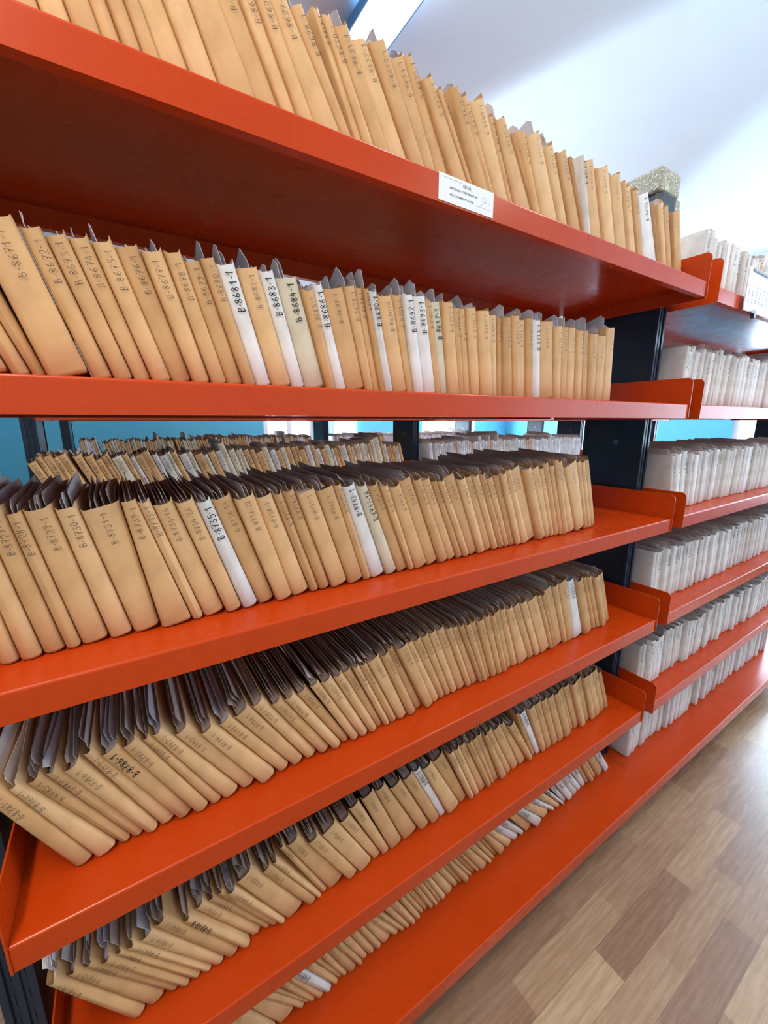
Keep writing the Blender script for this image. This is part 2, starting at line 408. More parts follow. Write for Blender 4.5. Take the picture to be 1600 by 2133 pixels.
# ------------------------------------------------------------------ handwriting
G = {'0': [[(.5,0),(.15,.25),(.15,.75),(.5,1),(.85,.75),(.85,.25),(.5,0)]], '1': [[(.2,.65),(.6,1),(.6,0)]],
 '2': [[(.1,.75),(.35,1),(.75,.9),(.75,.6),(.1,0),(.9,.02)]], '3': [[(.1,.95),(.8,.95),(.4,.55),(.85,.35),(.6,0),(.1,.1)]],
 '4': [[(.55,1),(.1,.35),(.9,.35)],[(.7,.7),(.65,0)]], '5': [[(.85,1),(.25,1),(.2,.55),(.7,.6),(.85,.25),(.5,0),(.1,.1)]],
 '6': [[(.7,1),(.25,.6),(.15,.2),(.5,0),(.85,.25),(.55,.5),(.2,.35)]], '7': [[(.1,.95),(.9,1),(.4,0)],[(.3,.5),(.75,.52)]],
 '8': [[(.5,.52),(.15,.78),(.5,1),(.85,.78),(.5,.52),(.12,.25),(.5,0),(.88,.25),(.5,.52)]], '9': [[(.8,.65),(.4,.5),(.2,.8),(.55,1),(.8,.7),(.7,.3),(.3,0)]],
 'B': [[(.2,0),(.2,1),(.7,.9),(.7,.6),(.2,.52),(.85,.4),(.8,.08),(.2,0)]], 'A': [[(.05,0),(.5,1),(.95,0)],[(.25,.4),(.8,.4)]],
 '-': [[(.2,.45),(.8,.5)]], '/': [[(.2,0),(.8,1)]]}
def strokes(text, rng):
    """polylines of a line of handwriting; x along the line in glyph heights"""
    out = []; x = 0
    for ch in text:
        wd = .36 if ch == '-' else .60
        jx, jy, sl = rng.uniform(-.04, .04), rng.uniform(-.08, .08), rng.uniform(-.02, .14)
        for pl in G.get(ch, []):
            out.append([(x+(px_*wd)+sl*py_+jx, py_+jy) for px_, py_ in pl])
        x += wd+.11
    return out, x
def ribbon(mb, pts, wid, put, mi):
    """flat pen stroke of width wid; put(u, v) gives the 3-D point"""
    n = len(pts); L = []; Rr = []
    for i, (x, y) in enumerate(pts):
        a = pts[max(i-1, 0)]; b_ = pts[min(i+1, n-1)]
        dx, dy = b_[0]-a[0], b_[1]-a[1]; d = math.hypot(dx, dy) or 1
        ox, oy = -dy/d*wid/2, dx/d*wid/2
        L.append((x+ox, y+oy)); Rr.append((x-ox, y-oy))
    vs = [put(*q) for q in L]+[put(*q) for q in Rr]
    mb.add(vs, [(i, i+1, n+i+1, n+i) for i in range(n-1)], mi)

# ------------------------------------------------------------------ files
def cover(mb, t0, t1, H, D, rng, mi=0, x0=0, y0=0, z0=0, lean=0, tears=False):
    """open-topped paper jacket: rounded spine in front, two flat sides, closed back and foot"""
    ca, sa = math.cos(lean), math.sin(lean)
    def W(x, y, z): return (x0+x*ca-z*sa, y0+y, z0+x*sa+z*ca)
    def ring(t, y_in, dx=0):
        r = min(t*.42, .006+.004*rnd); t_ = t
        pts = [(dx, D)]
        for i in range(4):
            a = math.radians(180+90*i/3); pts.append((r+r*math.cos(a)+dx+0, r+r*math.sin(a)+y_in))
        pts.append((t_/2+dx, y_in-.0012))
        for i in range(4):
            a = math.radians(270+90*i/3); pts.append((t_-r+r*math.cos(a)+dx, r+r*math.sin(a)+y_in))
        pts.append((t_+dx, D)); return pts
    rnd = rng.random(); lev = [0, .005, H*.35, H*.7, H]
    bul = rng.uniform(.0, .0012)
    rings = []
    for k_, z in enumerate(lev):
        f = z/H; t = t0+(t1-t0)*f; ins = .0022 if k_ == 0 else 0
        y_in = (.003 if k_ == 0 else 0)-bul*math.sin(PI*f)
        rg = ring(max(t-2*ins, .003), y_in, ins)
        zz = []
        for j, (x, y) in enumerate(rg):
            z_ = z
            if k_ == 4:    # ragged mouth: corner tips, dipped spine
                if j in (1, 2): z_ += tipL
                if j in (8, 9): z_ += tipR
                if j in (4, 5, 6): z_ -= dip
                if j in (0, 10): z_ += back
            if k_ == 0 and tears and 1 < j < 9: z_ += rng.uniform(0, .007)
            zz.append(W(x, y, z_))
        rings.append(zz)
        if k_ == 3: tipL, tipR, dip, back = rng.uniform(0, .004), rng.uniform(.001, .008), rng.uniform(0, .003), rng.uniform(-.004, .006)
    n = 11; k0 = len(mb.v); vs = [v for rg in rings for v in rg]
    fs = [(k_*n+j, k_*n+(j+1) % n, (k_+1)*n+(j+1) % n, (k_+1)*n+j) for k_ in range(4) for j in range(n)]
    mb.add(vs, fs, mi, True)
    mb.f.append(tuple(k0+j for j in range(n))[::-1]); mb.m.append(mi); mb.sm.append(False)
def sheets(mb, t0, t1, H, D, rng, mode, mi=0, x0=0, y0=0, z0=0, lean=0):
    """leaves of paper standing out of the jacket's mouth"""
    ca, sa = math.cos(lean), math.sin(lean)
    def W(x, y, z): return (x0+x*ca-z*sa, y0+y, z0+x*sa+z*ca)
    # the packed leaves, just below the mouth
    top = H-rng.uniform(.004, .012); ya, yb = .012, D-.012
    vs = [W(t0*.12, ya, .004), W(t0*.88, ya, .004), W(t0*.88, yb, .004), W(t0*.12, yb, .004), W(t1*.14, ya, top), W(t1*.86, ya, top), W(t1*.86, yb, top), W(t1*.14, yb, top)]
    mb.add(vs, [(0,3,2,1),(0,1,5,4),(1,2,6,5),(2,3,7,6),(3,0,4,7),(4,5,6,7)], mi)
    nS = 1 if t1 < .014 else rng.choice([2, 3]) if t1 < .03 else rng.choice([3, 4])
    if mode == 'mass': nS = rng.choice([1, 2])
    th = .0011
    for i in range(nS):
        xc = t1*(.16+.68*(i+.5)/nS)
        if mode == 'up': f, bk = (rng.uniform(.012, .042) if rng.random() < .5 else rng.uniform(-.002, .01)), rng.uniform(-.03, .004)
        elif mode in ('fan', 'mass'): f, bk = rng.uniform(.002, .024), rng.uniform(.004, .03)
        elif mode == 'tall': f, bk = rng.uniform(.03, .06), rng.uniform(.02, .05)
        else: f, bk = rng.uniform(-.004, .009), rng.uniform(-.006, .012)
        a = rng.uniform(.005, .035); e = D-rng.uniform(.006, .04); cut = rng.uniform(0, .012)
        curl = rng.choice([0, 0, rng.uniform(-.010, .006)])*(1 if mode in ('up', 'fan', 'tall') else .3)
        ys = [a, a+.012, a+.05, (a+e)/2, e]
        zt = [H+f-cut, H+f, H+f*.8+bk*.2+rng.uniform(-.002, .002), H+(f+bk)/2+rng.uniform(-.003, .003), H+bk]
        cu = [curl, curl*.7, curl*.25, 0, 0]
        P = []
        for sd in (-th/2, th/2):
            for y_, z_, c_ in zip(ys, zt, cu):
                zb = H-.03
                P += [W(xc+sd, y_, zb), W(xc+sd+c_*.25, y_, (H+z_)/2), W(xc+sd+c_, y_, z_)]
        fs = []
        for k_ in range(4):
            for r_ in range(2):
                q = k_*3+r_; fs.append((q, q+1, q+4, q+3)); fs.append((15+q, 15+q+3, 15+q+4, 15+q+1))
            fs.append((k_*3+2, 15+k_*3+2, 15+k_*3+5, k_*3+5))
        for r_ in range(2): fs.append((r_, 15+r_, 15+r_+1, r_+1)); fs.append((12+r_, 12+r_+1, 27+r_+1, 27+r_))
        mb.add(P, fs, mi)
COVM = {'k': KRAFT, 'w': WHITE, 'c': CREAM, 'p': PALE}
def write(mb, text, t0, t1, H, rng, big, mi):
    t = t0+(t1-t0)*.8
    gh = min(t*(.62 if big else .56), .0130 if big else .0100)
    st_, Lg = strokes(text, rng)
    gl = min(gh, .085/Lg) if big else min(gh*1.1, .078/Lg)
    zt = H-rng.uniform(.008, .016)-Lg*gl; xc = t*rng.uniform(.46, .60)
    wd = (.0018 if big else .00085)
    for pl in st_:
        ribbon(mb, [(u*gl, v*gh) for u, v in pl], wd, lambda u, v: (xc-(v-gh*.5), -.0034, zt+u), mi)
def file_thing(name, x, y, z, t0, t1, lean, H, kind, text, D, mode, seed, big=False, tears=False, lit=False):
    rng = random.Random(seed); mb = MB()
    cover(mb, t0, t1, H, D, rng, tears=tears)
    if text: write(mb, text, t0, t1, H, rng, big, 1)
    o = mb.build(name, [COVM[kind], MARKER if big else PEN], fix=False)
    o.location = (x, y, z+(math.sin(-lean)*t0 if lean < 0 else 0)+.0003); o.rotation_euler = (0, -lean, 0)
    mb = MB(); sheets(mb, t0, t1, H, D, rng, mode)
    mb.build('paper_sheets', SHEET_LIT if lit else SHEET, o)
    return o
ROWS = {
1: """-0.205,0.0352,0.0324,0.2,0.232,k;-0.168,0.036,0.0332,0.212,0.232,k;-0.13,0.0426,0.0397,0.224,0.232,k;-0.085,0.0377,0.0349,0.236,0.232,k;-0.045,0.0376,0.0348,0.248,0.232,k;-0.005,0.0309,0.0281,0.26,0.232,k;0.028,0.0318,0.029,0.272,0.232,k;0.062,0.0242,0.0214,0.284,0.232,k;0.088,0.0223,0.0195,0.296,0.232,k;0.112,0.0212,0.0185,0.308,0.232,k;0.135,0.0392,0.0302,0.32,0.232,k;0.1776,0.0375,0.0359,0.358,0.232,k;0.219,0.056,0.0412,0.365,0.232,k;0.2816,0.0383,0.0365,0.428,0.232,k;0.3252,0.0234,0.024,0.436,0.232,k;0.3517,0.0271,0.0227,0.433,0.232,k;0.3826,0.053,0.0322,0.452,0.232,k;0.4446,0.0189,0.0255,0.539,0.237,k;0.4668,0.0139,0.0118,0.45,0.241,k;0.4828,0.0211,0.0153,0.459,0.236,k;0.5073,0.0306,0.0305,0.484,0.232,k;0.5428,0.0445,0.0343,0.484,0.23,k;0.5954,0.0334,0.0373,0.528,0.245,k;0.635,0.0265,0.0357,0.512,0.238,k;0.6659,0.0387,0.0218,0.453,0.252,k;0.7109,0.0415,0.0258,0.519,0.232,k;0.7611,0.0079,0.0106,0.585,0.232,k;0.7704,0.0454,0.0196,0.445,0.234,k;0.8237,0.0216,0.0253,0.553,0.242,k;0.8498,0.0375,0.0489,0.538,0.244,k;0.8942,0.0191,0.0201,0.492,0.231,k;0.9166,0.0576,0.0331,0.488,0.231,k;0.9858,0.0076,0.0102,0.59,0.228,k;0.9948,0.02,0.0211,0.454,0.232,k;1.0177,0.0644,0.0521,0.449,0.232,k;1.0923,0.0334,0.0385,0.5,0.232,k;1.1313,0.0447,0.0377,0.478,0.227,k;1.1836,0.0068,0.0092,0.508,0.23,k;1.1896,0.0243,0.0149,0.307,0.232,w;1.216,0.0635,0.0531,0.348,0.232,k;1.2862,0.0557,0.0557,0.392,0.232,k;1.3483,0.0603,0.0621,0.392,0.232,k;1.4156,0.0293,0.0165,0.385,0.232,k;1.4485,0.0336,0.0399,0.44,0.232,k;1.4866,0.0342,0.033,0.413,0.232,k;1.5251,0.0842,0.0627,0.418,0.232,w;1.622,0.0068,0.0092,0.506,0.233,k;1.6265,0.029,0.0367,0.442,0.228,k;1.6593,0.0388,0.0374,0.408,0.227,k;1.7029,0.0136,0.0183,0.414,0.234,k;1.7181,0.0498,0.0498,0.369,0.225,k""",
2: """-0.156,0.0388,0.0284,0.293,0.185,k;-0.1139,0.0209,0.0208,0.349,0.19,k;-0.0909,0.0153,0.0207,0.35,0.195,k;-0.0743,0.0504,0.0485,0.286,0.202,k,B-8671-1;-0.0201,0.0263,0.0243,0.295,0.205,k,B-8672-1;0.0083,0.0248,0.0251,0.305,0.202,k,B-8673-1;0.0352,0.0233,0.0249,0.304,0.205,k,B-8674-1;0.0603,0.0271,0.0263,0.296,0.203,k,B-8675-1;0.0895,0.03,0.0322,0.3,0.205,k,B-8676-1;0.1218,0.0268,0.0302,0.289,0.203,k,B-8677-1;0.1505,0.0246,0.0246,0.272,0.206,k,B-8678-1;0.1768,0.0273,0.025,0.272,0.199,k,B-8679-1;0.2061,0.0205,0.0217,0.284,0.207,k,B-8680-1;0.2281,0.0275,0.0317,0.278,0.204,w,B-8681-1;0.2575,0.0374,0.0366,0.257,0.202,k,b-8682-1;0.2974,0.0263,0.0279,0.261,0.207,w,B-8683-1;0.3254,0.0423,0.0409,0.253,0.199,c,B-8684-1;0.3705,0.018,0.0244,0.26,0.185,k,B-8685-1;0.3896,0.0244,0.0199,0.225,0.199,w,B-8686-1;0.4155,0.0448,0.0457,0.248,0.196,k;0.4632,0.0192,0.0253,0.244,0.207,k;0.4835,0.0142,0.016,0.214,0.208,k;0.4984,0.0115,0.0102,0.205,0.208,k;0.5106,0.0199,0.0181,0.212,0.204,w,B-8690-1;0.5316,0.0373,0.0386,0.221,0.199,k,B-8690/8;0.5711,0.017,0.0229,0.215,0.206,k;0.5889,0.0249,0.0224,0.174,0.209,w,B-8692-1;0.615,0.033,0.0342,0.186,0.208,w,B-8693-1;0.6496,0.0178,0.0143,0.18,0.206,k;0.6682,0.0232,0.0313,0.197,0.206,c,B-8647-1;0.6924,0.0329,0.0301,0.139,0.208,k;0.7267,0.0196,0.0215,0.153,0.202,k;0.7471,0.0218,0.0207,0.143,0.203,k;0.7699,0.028,0.0308,0.149,0.206,k;0.7992,0.0407,0.0401,0.136,0.203,k;0.8416,0.0242,0.0326,0.139,0.202,k;0.8666,0.0185,0.0137,0.073,0.198,k;0.8858,0.0316,0.0261,0.098,0.199,k;0.9185,0.0269,0.0287,0.126,0.207,k;0.9464,0.0325,0.034,0.117,0.203,k;0.9802,0.0206,0.0173,0.11,0.209,k;1.0015,0.0271,0.0289,0.126,0.207,w;1.0296,0.0693,0.0675,0.117,0.208,k;1.1016,0.028,0.034,0.126,0.203,k;1.1307,0.0341,0.0353,0.096,0.206,k;1.166,0.0379,0.0351,0.09,0.207,k;1.2053,0.029,0.0298,0.104,0.204,k;1.2354,0.0303,0.0252,0.1,0.207,k;1.2668,0.0352,0.0425,0.125,0.2,k;1.3033,0.0456,0.048,0.088,0.2,k;1.3505,0.0473,0.0473,0.076,0.228,k""",
3: """-0.2149,0.0221,0.0217,0.142,0.231,k;-0.1918,0.0236,0.024,0.144,0.231,k;-0.1673,0.0271,0.0218,0.142,0.238,k;-0.139,0.0276,0.0243,0.165,0.239,k,B-8727-1;-0.1101,0.02,0.0181,0.179,0.236,k,B-8728-1;-0.0892,0.0376,0.0357,0.187,0.239,k,B-8729-1;-0.0497,0.0338,0.0287,0.195,0.236,k,B-8730-1;-0.0141,0.0407,0.055,0.217,0.232,k,B-8731-1;0.0286,0.0498,0.0209,0.154,0.239,k,B-8732-1;0.0811,0.0189,0.0189,0.278,0.241,k,B-8733-1;0.1014,0.0373,0.0321,0.278,0.233,k,B-8734-1A;0.1416,0.0288,0.0301,0.301,0.236,k,B-8734-2A;0.1726,0.03,0.0252,0.295,0.232,w,B-8735-1;0.205,0.0332,0.0356,0.316,0.236,k,B-8736-1A;0.241,0.0328,0.0372,0.306,0.234,k,B-8736-2B;0.2763,0.039,0.0337,0.287,0.229,k,B-8738-1;0.3183,0.0194,0.0188,0.31,0.235,k;0.3394,0.0258,0.0246,0.313,0.238,k;0.3674,0.0391,0.0393,0.318,0.233,k,B-8741-1;0.4098,0.0372,0.0397,0.317,0.234,k,B-8742-1;0.45,0.0199,0.0177,0.306,0.242,k;0.4715,0.0381,0.0325,0.315,0.237,w,B-8743-1;0.513,0.0309,0.0247,0.339,0.237,c,B-8747-1A;0.5469,0.0289,0.0271,0.365,0.237,k;0.5789,0.0148,0.0194,0.373,0.236,k;0.5952,0.0381,0.0312,0.353,0.229,k;0.6373,0.0355,0.0358,0.383,0.243,k;0.6768,0.03,0.0232,0.382,0.242,k;0.7103,0.0272,0.0264,0.41,0.243,k;0.7408,0.0203,0.0155,0.413,0.238,k;0.7637,0.0206,0.019,0.433,0.239,k;0.7872,0.029,0.0384,0.44,0.247,k;0.82,0.0242,0.0276,0.402,0.234,k;0.8469,0.0309,0.0258,0.387,0.235,k;0.8815,0.0211,0.0235,0.409,0.239,k;0.9052,0.0237,0.0191,0.399,0.241,k;0.9318,0.0177,0.0238,0.418,0.23,k;0.9516,0.0204,0.0217,0.383,0.233,k;0.9742,0.0208,0.0208,0.377,0.238,k;0.9973,0.0328,0.017,0.377,0.247,k;1.0341,0.0385,0.0503,0.441,0.249,k;1.0775,0.0327,0.0314,0.394,0.245,k;1.114,0.026,0.0351,0.399,0.245,k;1.1428,0.0187,0.0201,0.36,0.24,k;1.1634,0.0217,0.0228,0.354,0.255,k;1.1873,0.0139,0.0187,0.35,0.244,k;1.2024,0.0254,0.0146,0.313,0.262,k;1.2302,0.0382,0.0235,0.355,0.257,k;1.2726,0.0461,0.0611,0.412,0.243,k;1.3238,0.0215,0.0265,0.351,0.249,k;1.3474,0.0189,0.0211,0.331,0.246,k;1.368,0.0289,0.0289,0.322,0.25,k""",
4: """-0.151,0.0275,0.0266,0.434,0.226,k,B-8781-1;-0.1197,0.0325,0.0148,0.438,0.227,k,B-8782-1;-0.0819,0.0174,0.0225,0.516,0.229,k,B-8783-1;-0.0615,0.0195,0.0207,0.493,0.231,k;-0.0386,0.0209,0.0282,0.488,0.229,k;-0.0146,0.0277,0.0173,0.44,0.239,k;0.0174,0.027,0.0297,0.484,0.233,k,B-8786-1;0.0486,0.0263,0.0268,0.472,0.236,k;0.0791,0.0216,0.0141,0.47,0.235,k;0.1043,0.0329,0.0205,0.502,0.241,k;0.1436,0.031,0.0306,0.553,0.226,k;0.1812,0.0361,0.0283,0.555,0.213,k;0.2255,0.0265,0.0279,0.591,0.216,k;0.2584,0.0275,0.0349,0.585,0.222,k;0.292,0.0277,0.0282,0.552,0.225,k;0.3256,0.0265,0.0262,0.55,0.214,k;0.3576,0.0238,0.0242,0.551,0.218,k;0.3863,0.0198,0.0267,0.549,0.216,k;0.4099,0.0207,0.0222,0.497,0.224,k;0.4341,0.0241,0.0291,0.49,0.221,k;0.462,0.0221,0.0237,0.467,0.222,k;0.4875,0.0171,0.023,0.46,0.217,k;0.507,0.0161,0.0163,0.425,0.222,k;0.5252,0.0224,0.02,0.424,0.221,k;0.5506,0.0277,0.0345,0.435,0.227,k;0.5819,0.0254,0.0242,0.405,0.229,k;0.6104,0.0259,0.0199,0.41,0.236,k;0.6398,0.0278,0.0326,0.436,0.238,k;0.6713,0.024,0.0178,0.416,0.237,k;0.6984,0.0206,0.0258,0.442,0.237,k;0.7218,0.0199,0.0245,0.42,0.238,k;0.7441,0.0227,0.0241,0.4,0.239,k;0.7694,0.0302,0.0283,0.394,0.239,k;0.8032,0.019,0.0202,0.402,0.237,k;0.8245,0.0242,0.0194,0.397,0.234,k;0.8517,0.0123,0.0166,0.418,0.235,k;0.8655,0.0151,0.0204,0.394,0.233,k;0.8822,0.018,0.021,0.364,0.227,k;0.9021,0.0238,0.0282,0.351,0.226,k;0.9281,0.0216,0.0216,0.331,0.231,k;0.9517,0.0181,0.0193,0.331,0.229,k;0.9715,0.0264,0.0251,0.326,0.231,k;1.0003,0.0269,0.0227,0.332,0.233,k;1.0297,0.048,0.0272,0.35,0.232,k;1.0833,0.0294,0.0332,0.439,0.237,k;1.1167,0.0273,0.027,0.423,0.239,k;1.1475,0.045,0.0476,0.424,0.238,k;1.1982,0.016,0.0161,0.413,0.246,k;1.2163,0.015,0.0203,0.413,0.24,k;1.2331,0.037,0.039,0.39,0.253,k;1.2742,0.0208,0.0278,0.382,0.257,k;1.2971,0.0322,0.0435,0.354,0.26,k;1.3322,0.0553,0.0388,0.306,0.252,w;1.3926,0.0411,0.0307,0.371,0.249,k;1.4385,0.0205,0.0208,0.413,0.253,k;1.4616,0.0192,0.0165,0.412,0.253,k;1.4833,0.0218,0.0244,0.423,0.25,k;1.508,0.0256,0.0331,0.413,0.244,k;1.5366,0.0379,0.0379,0.382,0.238,k""",
5: """-0.1118,0.0274,0.019,0.498,0.237,k;-0.0795,0.0327,0.0193,0.533,0.232,k;-0.0397,0.0182,0.0165,0.59,0.235,k;-0.0169,0.0171,0.0209,0.598,0.227,k;0.0042,0.0192,0.0124,0.581,0.227,k;0.0281,0.018,0.0199,0.611,0.23,k;0.0508,0.0223,0.0301,0.603,0.231,k;0.0783,0.0272,0.0267,0.566,0.246,k;0.1115,0.02,0.0181,0.568,0.212,k,B-8848-8;0.136,0.0246,0.0249,0.577,0.211,k;0.1663,0.0127,0.0172,0.576,0.216,k;0.1818,0.0152,0.0131,0.539,0.22,k;0.2002,0.0145,0.0196,0.549,0.214,k;0.2176,0.048,0.0433,0.509,0.228,k;0.2746,0.0219,0.0234,0.529,0.218,k;0.3007,0.0114,0.0155,0.522,0.223,k;0.314,0.0171,0.0129,0.443,0.243,k;0.3335,0.0465,0.0339,0.46,0.238,k;0.3877,0.0303,0.0316,0.512,0.225,k;0.4234,0.0416,0.0446,0.506,0.226,k;0.4723,0.0243,0.0327,0.493,0.218,k;0.5003,0.0239,0.0322,0.44,0.245,k;0.5271,0.0414,0.0385,0.385,0.25,k;0.5734,0.0528,0.0335,0.397,0.25,k;0.6334,0.0368,0.0394,0.473,0.242,k;0.6758,0.0327,0.0348,0.462,0.25,k;0.7135,0.0243,0.0258,0.454,0.25,w;0.7414,0.0474,0.0337,0.448,0.25,k;0.7964,0.0337,0.0454,0.502,0.25,k;0.8353,0.0184,0.0201,0.431,0.25,k;0.8561,0.0241,0.0238,0.424,0.25,k;0.8833,0.0289,0.0231,0.425,0.25,k;0.9161,0.0181,0.0216,0.448,0.25,k;0.9368,0.0162,0.0219,0.434,0.247,k;0.9551,0.0212,0.0186,0.404,0.246,k;0.979,0.0285,0.0131,0.415,0.245,k;1.0116,0.0262,0.0232,0.478,0.25,k;1.0421,0.0341,0.0354,0.49,0.243,k;1.082,0.0369,0.0159,0.485,0.25,k;1.126,0.0219,0.0296,0.568,0.242,k;1.1519,0.0196,0.0104,0.448,0.25,k;1.1745,0.0216,0.0292,0.485,0.25,w;1.1994,0.0253,0.0324,0.429,0.25,k;1.2278,0.0307,0.0312,0.4,0.25,k;1.2621,0.0337,0.0307,0.398,0.25,k;1.2999,0.0332,0.0324,0.41,0.25,k;1.3372,0.04,0.0324,0.413,0.25,k;1.3825,0.0251,0.0296,0.443,0.25,k;1.4111,0.029,0.0322,0.425,0.25,k;1.4438,0.0298,0.0316,0.412,0.25,k;1.4773,0.034,0.0372,0.405,0.25,k;1.5153,0.0311,0.0244,0.392,0.25,k;1.5502,0.0386,0.0328,0.419,0.25,k;1.594,0.0323,0.0366,0.442,0.25,k;1.6307,0.0235,0.0235,0.425,0.23,k""",
6: """0.1374,0.0404,0.0416,0.497,0.214,k;0.1846,0.0459,0.0195,0.491,0.226,k;0.2401,0.017,0.0213,0.605,0.23,k;0.2612,0.0076,0.0102,0.586,0.217,k;0.2704,0.0158,0.0213,0.525,0.214,k;0.2891,0.0201,0.0084,0.484,0.211,k;0.3128,0.023,0.027,0.546,0.2,w;0.3404,0.0154,0.0208,0.526,0.215,k;0.3586,0.0101,0.0136,0.498,0.208,k;0.3704,0.0149,0.0202,0.453,0.205,k;0.3874,0.0289,0.0207,0.425,0.205,k;0.4204,0.0139,0.0144,0.465,0.205,k;0.4363,0.0189,0.024,0.462,0.205,k;0.458,0.0227,0.023,0.437,0.205,k;0.4837,0.0195,0.0159,0.435,0.205,k;0.506,0.0341,0.0143,0.453,0.205,k;0.5465,0.0225,0.0215,0.577,0.205,k;0.5743,0.0133,0.0179,0.582,0.205,k;0.5904,0.0173,0.0203,0.524,0.205,k;0.6109,0.0178,0.0241,0.509,0.205,k;0.6317,0.0182,0.0144,0.464,0.205,k;0.6529,0.0147,0.0135,0.483,0.205,k;0.6701,0.015,0.0203,0.489,0.205,k;0.6875,0.0173,0.0146,0.459,0.205,k;0.7074,0.0136,0.0162,0.472,0.205,k;0.7231,0.0118,0.0124,0.459,0.205,k;0.7367,0.0199,0.0131,0.456,0.205,k;0.7597,0.0317,0.0206,0.489,0.205,k;0.7974,0.022,0.0237,0.543,0.205,k;0.8239,0.0123,0.0161,0.535,0.205,k;0.8385,0.0246,0.0103,0.516,0.205,k;0.8684,0.0122,0.014,0.589,0.205,k;0.8835,0.0145,0.0126,0.58,0.205,k;0.9014,0.0126,0.0149,0.589,0.205,k;0.917,0.0338,0.0221,0.578,0.205,k;0.9592,0.0146,0.0198,0.633,0.211,k;0.9778,0.015,0.0164,0.602,0.205,k;0.9965,0.0135,0.0175,0.595,0.205,k;1.0131,0.0343,0.0144,0.575,0.205,k;1.0567,0.0328,0.0138,0.676,0.214,k;1.1017,0.0286,0.0262,0.767,0.205,w;1.1428,0.019,0.0257,0.778,0.22,w;1.1691,0.038,0.0293,0.681,0.227,k;1.2203,0.0373,0.0211,0.718,0.2,w;1.2732,0.0398,0.0237,0.795,0.23,k;1.3339,0.0173,0.0233,0.861,0.225,w;1.3606,0.0227,0.0306,0.82,0.23,k;1.3939,0.0112,0.0151,0.765,0.211,w;1.4092,0.0167,0.0225,0.681,0.205,w;1.431,0.0316,0.0238,0.637,0.2,w;1.4721,0.029,0.0211,0.675,0.201,w;1.511,0.0225,0.0304,0.713,0.211,w;1.5407,0.0266,0.0345,0.641,0.2,w;1.5744,0.0165,0.0212,0.602,0.223,k;1.5949,0.0249,0.0138,0.581,0.221,k;1.6262,0.0194,0.0224,0.631,0.23,k;1.6509,0.0425,0.0381,0.618,0.223,k;1.705,0.0318,0.0318,0.637,0.209,w"""}

MODE = {1: 'up', 2: 'up', 3: 'fan', 4: 'fan', 5: 'fan', 6: 'low'}
YF = .084
def ordinal(n): return '%d%s' % (n, 'th' if 10 <= n % 100 <= 20 else {1: 'st', 2: 'nd', 3: 'rd'}.get(n % 10, 'th'))
def size_word(t): return 'slim ' if t < .02 else ('thick ' if t > .038 else '')
def lean_word(a): return 'upright' if abs(a) < .16 else ('slightly tilted' if a < .33 else ('leaning' if a < .52 else 'steeply leaning'))
COLW = {'k': 'kraft', 'w': 'white', 'c': 'cream', 'p': 'pale'}
START = {1: 8611, 2: 8694, 3: 8750, 4: 8787, 5: 8838, 6: 8893}
for s in range(1, 7):
    L = [e.split(',') for e in ROWS[s].split(';')]
    nn = len(L); num = START[s]
    for i, e in enumerate(L):
        x, t0, t1, a, H = map(float, e[:5]); kind = e[5]; text = e[6] if len(e) > 6 else ''
        rng = random.Random(s*1000+i)
        legible = bool(text); faint = text.startswith('b')
        if not text: text = 'B-%d-1' % num; num += 1
        big = kind in 'wc' or text in ('B-8786-1', 'B-8848-8')
        col_kind = 'p' if (s == 6 and kind == 'w' and i % 3) else kind
        o = file_thing('kraft_file' if kind == 'k' else 'white_file' if kind == 'w' else 'cream_file',
            x, YF+rng.uniform(-.006, .008)+(.01 if s == 6 else 0), ZS[s], t0, t1, a, H, col_kind, text.upper(), .30+rng.uniform(-.01, .02),
            'tall' if (s == 3 and i in (1, 2)) else MODE[s], s*77+i, big, tears=(text == 'B-8786-1'), lit=(s in (2, 1) or (s in (3, 4, 5) and (i < 14) and i % 3 == 0) or (s == 3 and i < 3)))
        cw = COLW[kind]
        if legible and not faint:
            lab = '%s%s paper file marked %s, %s on the %s shelf' % (size_word(t0), cw, text, lean_word(a), ORD[s])
        else:
            lab = '%s %s%s file, %s from the %s shelf\'s end plate by the navy post' % (lean_word(a), size_word(t0), cw, ordinal(nn-i), ORD[s])
        tag(o, lab, cw+' file', '%s files on the %s shelf of the near bay' % (cw, ORD[s]))

# white files of the second bay, each its own thing
def fill(xa, xb, s, leanf, tr, Hr, seed, gaps=0):
    rng = random.Random(seed); x = xa; out = []
    while True:
        t = rng.uniform(*tr)*rng.choice([.8, 1, 1, 1.25]); u = (x-xa)/(xb-xa)
        a = leanf(u)+rng.uniform(-.012, .012)
        wx = t/math.cos(a)
        if x+wx > xb: break
        out.append((x, t*.98, a, rng.uniform(*Hr)*(1.05 if rng.random() < .12 else 1)))
        x += wx+(rng.uniform(.01, .03) if rng.random() < gaps else 0)
    return out
B2 = {1: (lambda u: -.02-.03*u, (.024, .040), (.185, .215), 2.40), 2: (lambda u: -.09+.07*u, (.015, .028), (.205, .225), 2.80), 3: (lambda u: .15-.17*min(u*3, 1), (.016, .032), (.225, .245), 3.20),
      4: (lambda u: .03+.05*u, (.016, .030), (.225, .245), 3.45), 5: (lambda u: .02+.05*math.sin(u*14), (.021, .036), (.205, .235), 3.65), 6: (lambda u: .04-.04*u, (.023, .038), (.20, .225), 3.70)}
